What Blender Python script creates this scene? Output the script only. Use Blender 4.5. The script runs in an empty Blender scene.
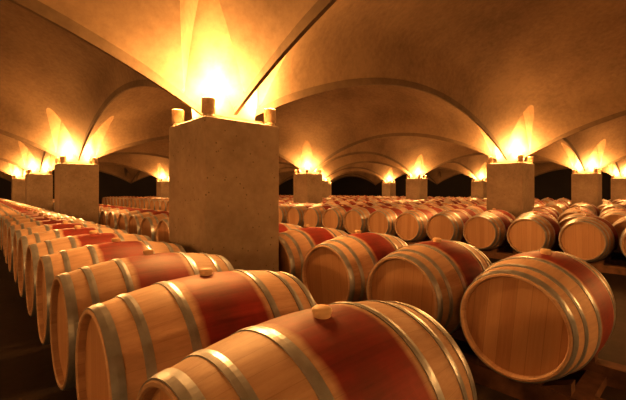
import bpy, math, random
from mathutils import Vector, Matrix
random.seed(7)
scene = bpy.context.scene
scene.view_settings.view_transform = 'Standard'
scene.view_settings.look = 'Medium High Contrast'
CU, SU = 0.738, 0.674          # room axes seen from the camera station
ANG = math.atan2(SU, CU)
CAMH = 1.19
def P(d, u, z=0.0):
    return Vector((d*CU - u*SU, d*SU + u*CU, z))

# ------------------------------------------------------------------ materials
def new_mat(name):
    m = bpy.data.materials.new(name); m.use_nodes = True
    nt = m.node_tree; nt.nodes.clear()
    out = nt.nodes.new('ShaderNodeOutputMaterial')
    b = nt.nodes.new('ShaderNodeBsdfPrincipled')
    nt.links.new(b.outputs[0], out.inputs[0])
    return m, nt, b
def N(nt, t, **kw):
    n = nt.nodes.new(t)
    for k, v in kw.items(): setattr(n, k, v)
    return n
def math_n(nt, op, a, b=None, c=None, clamp=False):
    n = nt.nodes.new('ShaderNodeMath'); n.operation = op; n.use_clamp = clamp
    for i, v in enumerate((a, b, c)):
        if v is None: continue
        if isinstance(v, (int, float)): n.inputs[i].default_value = v
        else: nt.links.new(v, n.inputs[i])
    return n.outputs[0]
def mix(nt, f, a, b, mode='MIX'):
    n = nt.nodes.new('ShaderNodeMix'); n.data_type = 'RGBA'; n.blend_type = mode
    for idx, v in ((0, f), (6, a), (7, b)):
        if isinstance(v, (int, float)): n.inputs[idx].default_value = v
        elif isinstance(v, tuple): n.inputs[idx].default_value = (*v, 1)
        else: nt.links.new(v, n.inputs[idx])
    return n.outputs[2]
def ramp(nt, f, stops):
    n = nt.nodes.new('ShaderNodeValToRGB')
    while len(n.color_ramp.elements) < len(stops): n.color_ramp.elements.new(0.5)
    for e, (p, c) in zip(n.color_ramp.elements, stops):
        e.position = p; e.color = (*c, 1)
    nt.links.new(f, n.inputs[0]); return n.outputs[0]
def noise(nt, vec, scale, detail=4, rough=0.55):
    n = nt.nodes.new('ShaderNodeTexNoise')
    n.inputs['Scale'].default_value = scale; n.inputs['Detail'].default_value = detail
    n.inputs['Roughness'].default_value = rough
    if vec is not None: nt.links.new(vec, n.inputs['Vector'])
    return n.outputs[0]
def bump(nt, b, h, strength, dist=0.01):
    n = nt.nodes.new('ShaderNodeBump'); n.inputs['Strength'].default_value = strength
    n.inputs['Distance'].default_value = dist
    nt.links.new(h, n.inputs['Height']); nt.links.new(n.outputs[0], b.inputs['Normal'])

def concrete(name, c1, c2, rough=0.85, bs=.25, pits=False):
    m, nt, b = new_mat(name)
    tc = N(nt, 'ShaderNodeTexCoord')
    big = noise(nt, tc.outputs['Object'], 1.6 if pits else 0.9, 5)
    fine = noise(nt, tc.outputs['Object'], 14, 6, 0.65)
    f = math_n(nt, 'ADD', math_n(nt, 'MULTIPLY', big, 0.65), math_n(nt, 'MULTIPLY', fine, 0.35))
    col = ramp(nt, f, [(0.36, c1), (0.62, c2)])
    h = fine
    if pits:
        vo = N(nt, 'ShaderNodeTexVoronoi'); vo.inputs['Scale'].default_value = 16
        nt.links.new(tc.outputs['Object'], vo.inputs['Vector'])
        hole = math_n(nt, 'LESS_THAN', vo.outputs['Distance'], 0.12)
        col = mix(nt, math_n(nt, 'MULTIPLY', hole, 0.6), col, (0.10, .07, .05))
        h = math_n(nt, 'SUBTRACT', fine, hole)
    nt.links.new(col, b.inputs['Base Color'])
    b.inputs['Roughness'].default_value = rough
    bump(nt, b, h, bs, 0.01)
    return m
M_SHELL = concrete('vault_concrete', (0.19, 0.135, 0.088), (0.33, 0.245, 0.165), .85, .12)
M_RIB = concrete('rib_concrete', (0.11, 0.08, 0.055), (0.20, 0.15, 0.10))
M_PILLAR = concrete('pillar_concrete', (0.27, 0.23, 0.185), (0.42, 0.365, 0.295), .85, .35, True)
M_FLOOR = concrete('floor_concrete', (0.02, 0.013, 0.009), (0.05, 0.033, 0.022), 0.7)
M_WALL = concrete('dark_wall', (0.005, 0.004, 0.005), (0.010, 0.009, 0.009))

def stave_material():
    m, nt, b = new_mat('oak_staves')
    tc = N(nt, 'ShaderNodeTexCoord'); oi = N(nt, 'ShaderNodeObjectInfo')
    sep = N(nt, 'ShaderNodeSeparateXYZ'); nt.links.new(tc.outputs['Object'], sep.inputs[0])
    ang = math_n(nt, 'ARCTAN2', sep.outputs[1], sep.outputs[2])
    t = math_n(nt, 'MULTIPLY', math_n(nt, 'ADD', ang, math.pi + .1), 30/(2*math.pi))
    fl = math_n(nt, 'FLOOR', t); fr = math_n(nt, 'FRACT', t)
    wn = N(nt, 'ShaderNodeTexWhiteNoise', noise_dimensions='2D')
    cv = N(nt, 'ShaderNodeCombineXYZ'); nt.links.new(fl, cv.inputs[0]); nt.links.new(oi.outputs['Random'], cv.inputs[1])
    nt.links.new(cv.outputs[0], wn.inputs['Vector'])
    mp = N(nt, 'ShaderNodeMapping'); mp.inputs['Scale'].default_value = (1.2, 22, 22)
    nt.links.new(tc.outputs['Object'], mp.inputs[0])
    g = noise(nt, mp.outputs[0], 2.2, 6, 0.7)
    f = math_n(nt, 'ADD', math_n(nt, 'MULTIPLY', wn.outputs['Value'], 0.25), math_n(nt, 'MULTIPLY', g, 0.75))
    oak = ramp(nt, f, [(0.2, (0.41, 0.27, 0.19)), (0.5, (0.57, 0.405, 0.295)), (0.85, (0.70, 0.53, 0.40))])
    blot = noise(nt, tc.outputs['Object'], 4.5, 5, .65)
    red = ramp(nt, math_n(nt, 'ADD', math_n(nt, 'MULTIPLY', f, .35), math_n(nt, 'MULTIPLY', blot, .65)), [(0.32, (0.12, 0.013, 0.013)), (0.68, (0.38, 0.052, 0.044))])
    wob = math_n(nt, 'MULTIPLY', noise(nt, tc.outputs['Object'], 9, 3), 0.04)
    ax = math_n(nt, 'ADD', math_n(nt, 'ABSOLUTE', sep.outputs[0]), wob)
    mr = N(nt, 'ShaderNodeMapRange'); mr.inputs[1].default_value = 0.155; mr.inputs[2].default_value = 0.182
    mr.inputs[3].default_value = 1; mr.inputs[4].default_value = 0; nt.links.new(ax, mr.inputs[0])
    stain = math_n(nt, 'MULTIPLY', mr.outputs[0], math_n(nt, 'ADD', math_n(nt, 'MULTIPLY', blot, .25), .85, clamp=True))
    col = mix(nt, stain, oak, red)
    dd = math_n(nt, 'ABSOLUTE', math_n(nt, 'SUBTRACT', fr, 0.5))
    seam = math_n(nt, 'GREATER_THAN', dd, 0.487)
    col = mix(nt, math_n(nt, 'MULTIPLY', seam, 0.22), col, (0.12, 0.06, 0.03))
    v = math_n(nt, 'ADD', math_n(nt, 'MULTIPLY', oi.outputs['Random'], 0.35), 0.77)
    hs = N(nt, 'ShaderNodeHueSaturation'); nt.links.new(v, hs.inputs['Value']); nt.links.new(col, hs.inputs['Color'])
    nt.links.new(hs.outputs[0], b.inputs['Base Color'])
    b.inputs['Roughness'].default_value = 0.55
    bump(nt, b, math_n(nt, 'SUBTRACT', g, math_n(nt, 'MULTIPLY', seam, 1.2)), 0.15, 0.004)
    return m
def head_material():
    m, nt, b = new_mat('oak_head')
    tc = N(nt, 'ShaderNodeTexCoord'); oi = N(nt, 'ShaderNodeObjectInfo')
    sep = N(nt, 'ShaderNodeSeparateXYZ'); nt.links.new(tc.outputs['Object'], sep.inputs[0])
    t = math_n(nt, 'MULTIPLY', math_n(nt, 'ADD', sep.outputs[1], 2.03), 1/0.075)
    fl = math_n(nt, 'FLOOR', t); fr = math_n(nt, 'FRACT', t)
    wn = N(nt, 'ShaderNodeTexWhiteNoise', noise_dimensions='2D')
    cv = N(nt, 'ShaderNodeCombineXYZ'); nt.links.new(fl, cv.inputs[0]); nt.links.new(oi.outputs['Random'], cv.inputs[1])
    nt.links.new(cv.outputs[0], wn.inputs['Vector'])
    mp = N(nt, 'ShaderNodeMapping'); mp.inputs['Scale'].default_value = (20, 30, 1.3)
    nt.links.new(tc.outputs['Object'], mp.inputs[0])
    g = noise(nt, mp.outputs[0], 2.2, 6, 0.7)
    f = math_n(nt, 'ADD', math_n(nt, 'MULTIPLY', wn.outputs['Value'], 0.3), math_n(nt, 'MULTIPLY', g, 0.7))
    col = ramp(nt, f, [(0.15, (0.36, 0.20, 0.115)), (0.5, (0.48, 0.295, 0.175)), (0.9, (0.58, 0.39, 0.25))])
    seam = math_n(nt, 'GREATER_THAN', math_n(nt, 'ABSOLUTE', math_n(nt, 'SUBTRACT', fr, 0.5)), 0.483)
    col = mix(nt, math_n(nt, 'MULTIPLY', seam, 0.35), col, (0.09, 0.045, 0.02))
    nt.links.new(col, b.inputs['Base Color']); b.inputs['Roughness'].default_value = 0.5
    bump(nt, b, g, 0.15, 0.003)
    return m
def simple(name, col, rough=0.5, metal=0.0, nscale=30, var=0.25):
    m, nt, b = new_mat(name)
    tc = N(nt, 'ShaderNodeTexCoord')
    f = noise(nt, tc.outputs['Object'], nscale, 4)
    lo = tuple(c*(1-var) for c in col); hi = tuple(min(1, c*(1+var)) for c in col)
    nt.links.new(ramp(nt, f, [(0.3, lo), (0.7, hi)]), b.inputs['Base Color'])
    b.inputs['Roughness'].default_value = rough; b.inputs['Metallic'].default_value = metal
    return m
M_STAVE = stave_material(); M_HEAD = head_material()
M_HOOP = simple('galvanised_hoop', (0.43, 0.48, 0.55), 0.34, 0.6, 18, .18)
M_BUNG = simple('bung_silicone', (0.60, 0.44, 0.29), 0.5, 0, 20, .1)
M_RAIL = simple('rack_timber', (0.15, 0.08, 0.045), 0.75, 0, 12, .4)
M_CUP = simple('lamp_metal', (0.50, 0.38, 0.26), 0.5, 0.0)
def emis(name, col, s):
    m = bpy.data.materials.new(name); m.use_nodes = True; nt = m.node_tree; nt.nodes.clear()
    o = nt.nodes.new('ShaderNodeOutputMaterial'); e = nt.nodes.new('ShaderNodeEmission')
    e.inputs[0].default_value = (*col, 1); e.inputs[1].default_value = s
    nt.links.new(e.outputs[0], o.inputs[0]); return m
M_BULB = emis('lamp_bulb', (1.0, 0.62, 0.25), 25)

# ------------------------------------------------------------------ mesh helpers
class MB:
    def __init__(s): s.v = []; s.f = []; s.m = []; s.sm = []
    def face(s, idx, m=0, sm=False): s.f.append(idx); s.m.append(m); s.sm.append(sm)
    def box(s, c, size, m=0, R=None, taper=1.0):
        b = len(s.v)
        for dz in (-.5, .5):
            for dx, dy in ((-.5,-.5),(.5,-.5),(.5,.5),(-.5,.5)):
                k = taper if dz > 0 else 1
                p = Vector((dx*size[0]*k, dy*size[1]*k, dz*size[2]))
                if R is not None: p = R @ p
                s.v.append(p + Vector(c))
        for q in ((3,2,1,0),(4,5,6,7),(0,1,5,4),(1,2,6,5),(2,3,7,6),(3,0,4,7)):
            s.face([b+i for i in q], m)
    def revolve(s, prof, n, frame, m=0, sm=True, closed=False):
        b = len(s.v)
        for a, r in prof:
            for k in range(n): s.v.append(frame(a, r, 2*math.pi*k/n))
        L = len(prof)
        for i in range(L if closed else L-1):
            j = (i+1) % L
            for k in range(n):
                k2 = (k+1) % n
                s.face([b+i*n+k, b+i*n+k2, b+j*n+k2, b+j*n+k], m, sm)
        return b
    def cap(s, a, r, n, frame, m=0, flip=False):
        b = len(s.v)
        for k in range(n): s.v.append(frame(a, r, 2*math.pi*k/n))
        idx = [b+k for k in range(n)]
        s.face(idx[::-1] if flip else idx, m)
    def mesh(s, name, mats, autosmooth=None):
        me = bpy.data.meshes.new(name)
        me.from_pydata([tuple(p) for p in s.v], [], s.f)
        for mt in mats: me.materials.append(mt)
        me.polygons.foreach_set('material_index', s.m)
        me.polygons.foreach_set('use_smooth', s.sm)
        me.update()
        if autosmooth: me.set_sharp_from_angle(angle=math.radians(autosmooth))
        return me
def add(name, me, loc=(0,0,0), rot=(0,0,0), parent=None):
    o = bpy.data.objects.new(name, me); scene.collection.objects.link(o)
    o.location = loc; o.rotation_euler = rot
    if parent is not None: o.parent = parent
    return o

# ------------------------------------------------------------------ barrel
BL, RB, RH = 0.475, 0.350, 0.285
def rad(x): return RB - (RB-RH)*(abs(x)/BL)**2
def fx(a, r, th): return Vector((a, r*math.sin(th), r*math.cos(th)))
def fz(a, r, th): return Vector((r*math.cos(th), r*math.sin(th), a))
def barrel_mesh():
    b = MB(); n = 96
    xs = [-BL + 0.004 + (2*BL-0.008)*i/26 for i in range(27)]
    b.revolve([(x, rad(x)) for x in xs], n, fx, 0)
    for s in (-1, 1):
        pr = [(s*(BL-.004), rad(BL)), (s*BL, RH-.004), (s*BL, RH-.014), (s*(BL-.006), RH-.019), (s*(BL-.034), RH-.022)]
        b.revolve(pr, n, fx, 0, sm=False)
        b.cap(s*(BL-.033), RH-.020, n, fx, 1, flip=(s > 0))
        for c, w in ((.449, .042), (.350, .032), (.190, .034)):
            a0, a1 = s*(c-w/2), s*(c+w/2)
            b.revolve([(a0, rad(a0)-.001), (a0, rad(a0)+.004), (s*c, rad(c)+.0055), (a1, rad(a1)+.004), (a1, rad(a1)-.001)], n, fx, 2, sm=False)
            th = 0.55 + c*3
            for k in (-.035, .035):
                ctr = fx(s*c, rad(c)+.007, th+k)
                b.box(ctr, (.012, .012, .006), 2, Matrix.Rotation(-(th+k), 3, 'X'))
    b.revolve([(rad(0)-.012, .027), (rad(0)+.004, .028), (rad(0)+.016, .032), (rad(0)+.023, .031), (rad(0)+.028, .025), (rad(0)+.030, .014), (rad(0)+.030, .001)], 24, fz, 3)
    return b.mesh('wine_barrel', [M_STAVE, M_HEAD, M_HOOP, M_BUNG])
BM = barrel_mesh()
CZ = 0.450
RT = .113
def row(dc, u0, n, pitch=.75):
    r = MB()
    R = Matrix.Rotation(ANG, 3, 'Z')
    for i in range(n):
        u = u0 + pitch*i
        jd = random.uniform(-.010, .010)
        o = add('wine_barrel', BM, P(dc+jd, u, CZ))
        o.rotation_euler = (Matrix.Rotation(ANG + random.uniform(-.012, .012), 3, 'Z') @ Matrix.Rotation(random.uniform(-.12, .12), 3, 'X')).to_euler()
        for s in (-1, 1):
            for t in (-1, 1):
                b0 = len(r.v)
                y_in, y_out, h_out = t*.10, t*.24, .062
                c = P(dc + s*.28, u)
                for px in (-.04, .04):
                    for (yy, zz) in ((y_in, RT), (y_out, RT), (y_out, RT+h_out)):
                        r.v.append(c + R @ Vector((px, yy, zz)))
                r.face([b0, b0+1, b0+2]); r.face([b0+5, b0+4, b0+3])
                for a, bb in ((0,1),(1,2),(2,0)): r.face([b0+a, b0+bb, b0+3+bb, b0+3+a])
    L = pitch*n + .1
    for s in (-1, 1):
        r.box(P(dc + s*.28, u0 - .4 + L/2, RT/2), (.11, L, RT), 0, R)
    k = 0
    while k*1.5 < L-.2:
        r.box(P(dc, u0-.25+k*1.5, .03), (.75, .10, .06), 0, R); k += 1
    add('barrel_rack', r.mesh('barrel_rack', [M_RAIL]))

row(0.805, 0.849, 38)
row(2.630, 0.760, 39, .73)
U0 = 0.60 - .75*4
row(7.10, U0+.02, 43); row(8.075, U0+.3, 43)
row(9.84, U0, 43); row(10.82, U0+.2, 43)
row(14.30, U0, 43); row(15.27, U0+.3, 43)
row(17.05, U0, 43); row(18.03, U0+.2, 43)
row(21.50, U0, 43); row(22.47, U0+.3, 43); row(24.3, U0, 43)

# ------------------------------------------------------------------ pillars
DP, UP = 1.745, 3.17
SD, SP = 7.20, 6.90
PS = 0.755
TOP = CAMH + 0.615
LAMP_COL = (1.0, 0.465, 0.14)
def pillar_mesh():
    b = MB(); h = TOP; s = PS/2; e = .012
    ring = [(s, s-e), (s-e, s), (-s+e, s), (-s, s-e), (-s, -s+e), (-s+e, -s), (s-e, -s), (s, -s+e)]
    for z, k in ((0, 1), (h-e, 1), (h, 1-e/s)):
        for x, y in ring: b.v.append(Vector((x*k, y*k, z)))
    for l in range(2):
        for k in range(8):
            b.face([l*8+k, l*8+(k+1) % 8, (l+1)*8+(k+1) % 8, (l+1)*8+k])
    b.face([16+k for k in range(8)]); b.face([7-k for k in range(8)])
    b.box((0, 0, h+.02), (.54, .54, .04))
    b.box((0, 0, h+.14), (.42, .42, .20), 0, None, 1.06)
    return b.mesh('concrete_pillar', [M_PILLAR])
def cup_mesh():
    b = MB(); n = 24
    b.revolve([(0, .001), (0, .046), (.012, .050), (.012, .044), (.03, .044), (.03, .056), (.150, .056), (.156, .053), (.150, .048), (.120, .046)], n, fz, 0)
    b.revolve([(.120, .046), (.135, .040), (.150, .024), (.155, .001)], n, fz, 1)
    return b.mesh('uplight', [M_CUP, M_BULB])
PM = pillar_mesh(); CM = cup_mesh()
def pillar(i, j):
    d, u = DP+SD*i, UP+SP*j
    o = add('concrete_pillar', PM, P(d, u), (0, 0, ANG))
    o.location.z = 0
    for k, (a, c) in enumerate(((-1,-1), (-1,1), (1,-1), (1,1))):
        q = PS/2 - .065
        l = add('uplight_%d' % (k+1), CM, (a*q, c*q, TOP+.001), parent=o)
        ld = bpy.data.lights.new('uplight_light', 'POINT'); ld.energy = 105; ld.color = LAMP_COL
        ld.shadow_soft_size = .06
        add('uplight_glow_%d' % (k+1), ld, (a*q, c*q, TOP+.225), parent=o)
        sd = bpy.data.lights.new('uplight_beam', 'SPOT'); sd.energy = 150; sd.color = LAMP_COL
        sd.shadow_soft_size = .06; sd.spot_size = math.radians(58); sd.spot_blend = 1.0
        bo = add('uplight_beam_%d' % (k+1), sd, (a*q, c*q, TOP+.17), parent=o)
        bo.rotation_euler = Vector((a*.20, c*.20, -1)).to_track_quat('Z', 'Y').to_euler()
NI, NJ = 5, 5
for i in range(-1, NI-1):
    for j in range(-1, NJ-1):
        pillar(i, j)

# ------------------------------------------------------------------ vaulted ceiling
H0, AR = CAMH+.60, 1.02
def g(t): return 4*t*(1-t)
def shell(x, y):
    return H0 + AR*(g(x/SD)+g(y/SP)*.96) + .56*(1-math.exp(-x*y/.18))
def ogive(w, s):
    w = abs(w)/.27
    return CAMH + .80 + 1.15*(1-w**2.1) - .36*max(0, s-.285) if w < 1 else -1
SW = .285          # back wall of the light niche, measured on the diagonal from the pillar axis
def quadrant():
    corner = math.atan2(SP/2, SD/2)
    ths = set([corner])
    n = 64
    for k in range(n+1):
        v = -1+2*k/n
        ths.add(math.pi/4 + math.pi/4*(abs(v)**1.5)*(1 if v > 0 else -1))
    ths = sorted(ths); grid = []
    for th in ths:
        R = min(SD/2/max(math.cos(th), 1e-6), SP/2/max(math.sin(th), 1e-6))
        c, s_ = math.cos(th), math.sin(th); dth = th-math.pi/4
        S = lambda r: shell(r*c, r*s_)
        O = lambda r: ogive(r*math.sin(dth), r*math.cos(dth))
        rw = min(SW/math.cos(dth), .40); rw2 = rw+.003
        inn = abs(dth) < .95 and O(rw2) > S(rw2)
        rc = rw2+.04
        if inn:
            r = rw2
            while r < 2.5 and O(r) > S(r): r += .002
            rc = max(rc, r)
        rs = [(.10+(rw-.10)*k/4, 0) for k in range(5)]
        rs += [(rw2+(rc-rw2)*k/12, 1) for k in range(12)]
        rs += [(rc+(R-rc)*(k/44)**1.35, 0) for k in range(45)]
        grid.append([(r*c, r*s_, (max(S(r), O(r)) if (f and inn) else S(r))) for r, f in rs])
    return grid
Q = quadrant()
b = MB()
for i in range(-2, NI):
    for j in range(-2, NJ):
        d, u = DP+SD*i, UP+SP*j
        for a in (-1, 1):
            for c in (-1, 1):
                if (i == -2 and a < 0) or (i == NI-1 and a > 0) or (j == -2 and c < 0) or (j == NJ-1 and c > 0): continue
                base = len(b.v); m = len(Q[0])
                for ray in Q:
                    for x, y, z in ray: b.v.append(P(d+a*x, u+c*y, z))
                for k in range(len(Q)-1):
                    for l in range(m-1):
                        q = base+k*m+l
                        f = [q, q+1, q+m+1, q+m]
                        if a*c > 0: f.reverse()
                        b.face(f, 0, True)
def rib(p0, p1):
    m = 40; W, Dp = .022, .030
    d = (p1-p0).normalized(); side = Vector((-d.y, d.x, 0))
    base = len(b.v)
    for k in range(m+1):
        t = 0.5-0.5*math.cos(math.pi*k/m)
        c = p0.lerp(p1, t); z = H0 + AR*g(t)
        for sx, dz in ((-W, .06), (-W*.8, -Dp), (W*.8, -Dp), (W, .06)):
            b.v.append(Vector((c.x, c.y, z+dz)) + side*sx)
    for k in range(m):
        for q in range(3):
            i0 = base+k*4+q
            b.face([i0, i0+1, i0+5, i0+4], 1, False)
for i in range(-2, NI):
    for j in range(-2, NJ):
        a = P(DP+SD*i, UP+SP*j)
        if i < NI-1: rib(a, P(DP+SD*(i+1), UP+SP*j))
        if j < NJ-1: rib(a, P(DP+SD*i, UP+SP*(j+1)))
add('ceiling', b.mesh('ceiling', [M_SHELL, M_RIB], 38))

# ------------------------------------------------------------------ floor + walls
d0, d1 = DP-SD*2, DP+SD*(NI-1)
u0, u1 = UP-SP*2, UP+SP*(NJ-1)
def slab(name, dc, uc, sd, su, zc, sz, mat):
    m = MB(); m.box((0,0,0), (sd, su, sz)); o = add(name, m.mesh(name, [mat]), P(dc, uc, zc), (0,0,ANG)); return o
slab('floor', (d0+d1)/2, (u0+u1)/2, d1-d0+1, u1-u0+1, -.1, .2, M_FLOOR)
WH = 5.0
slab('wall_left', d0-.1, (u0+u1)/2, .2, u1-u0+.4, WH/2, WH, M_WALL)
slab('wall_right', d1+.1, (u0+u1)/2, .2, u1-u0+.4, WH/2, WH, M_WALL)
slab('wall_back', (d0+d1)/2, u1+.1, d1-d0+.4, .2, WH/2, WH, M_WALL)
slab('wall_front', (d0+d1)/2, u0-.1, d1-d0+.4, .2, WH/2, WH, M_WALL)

# ------------------------------------------------------------------ world + camera
w = bpy.data.worlds.new('World'); scene.world = w; w.use_nodes = True
w.node_tree.nodes['Background'].inputs[0].default_value = (0.02, 0.012, 0.008, 1)
cam = bpy.data.cameras.new('camera'); co = add('camera', cam, (0, 0, CAMH), (math.radians(90), 0, 0))
cam.lens = 370/626*36; cam.sensor_width = 36; cam.shift_y = -9/626; cam.clip_start = .02
scene.camera = co
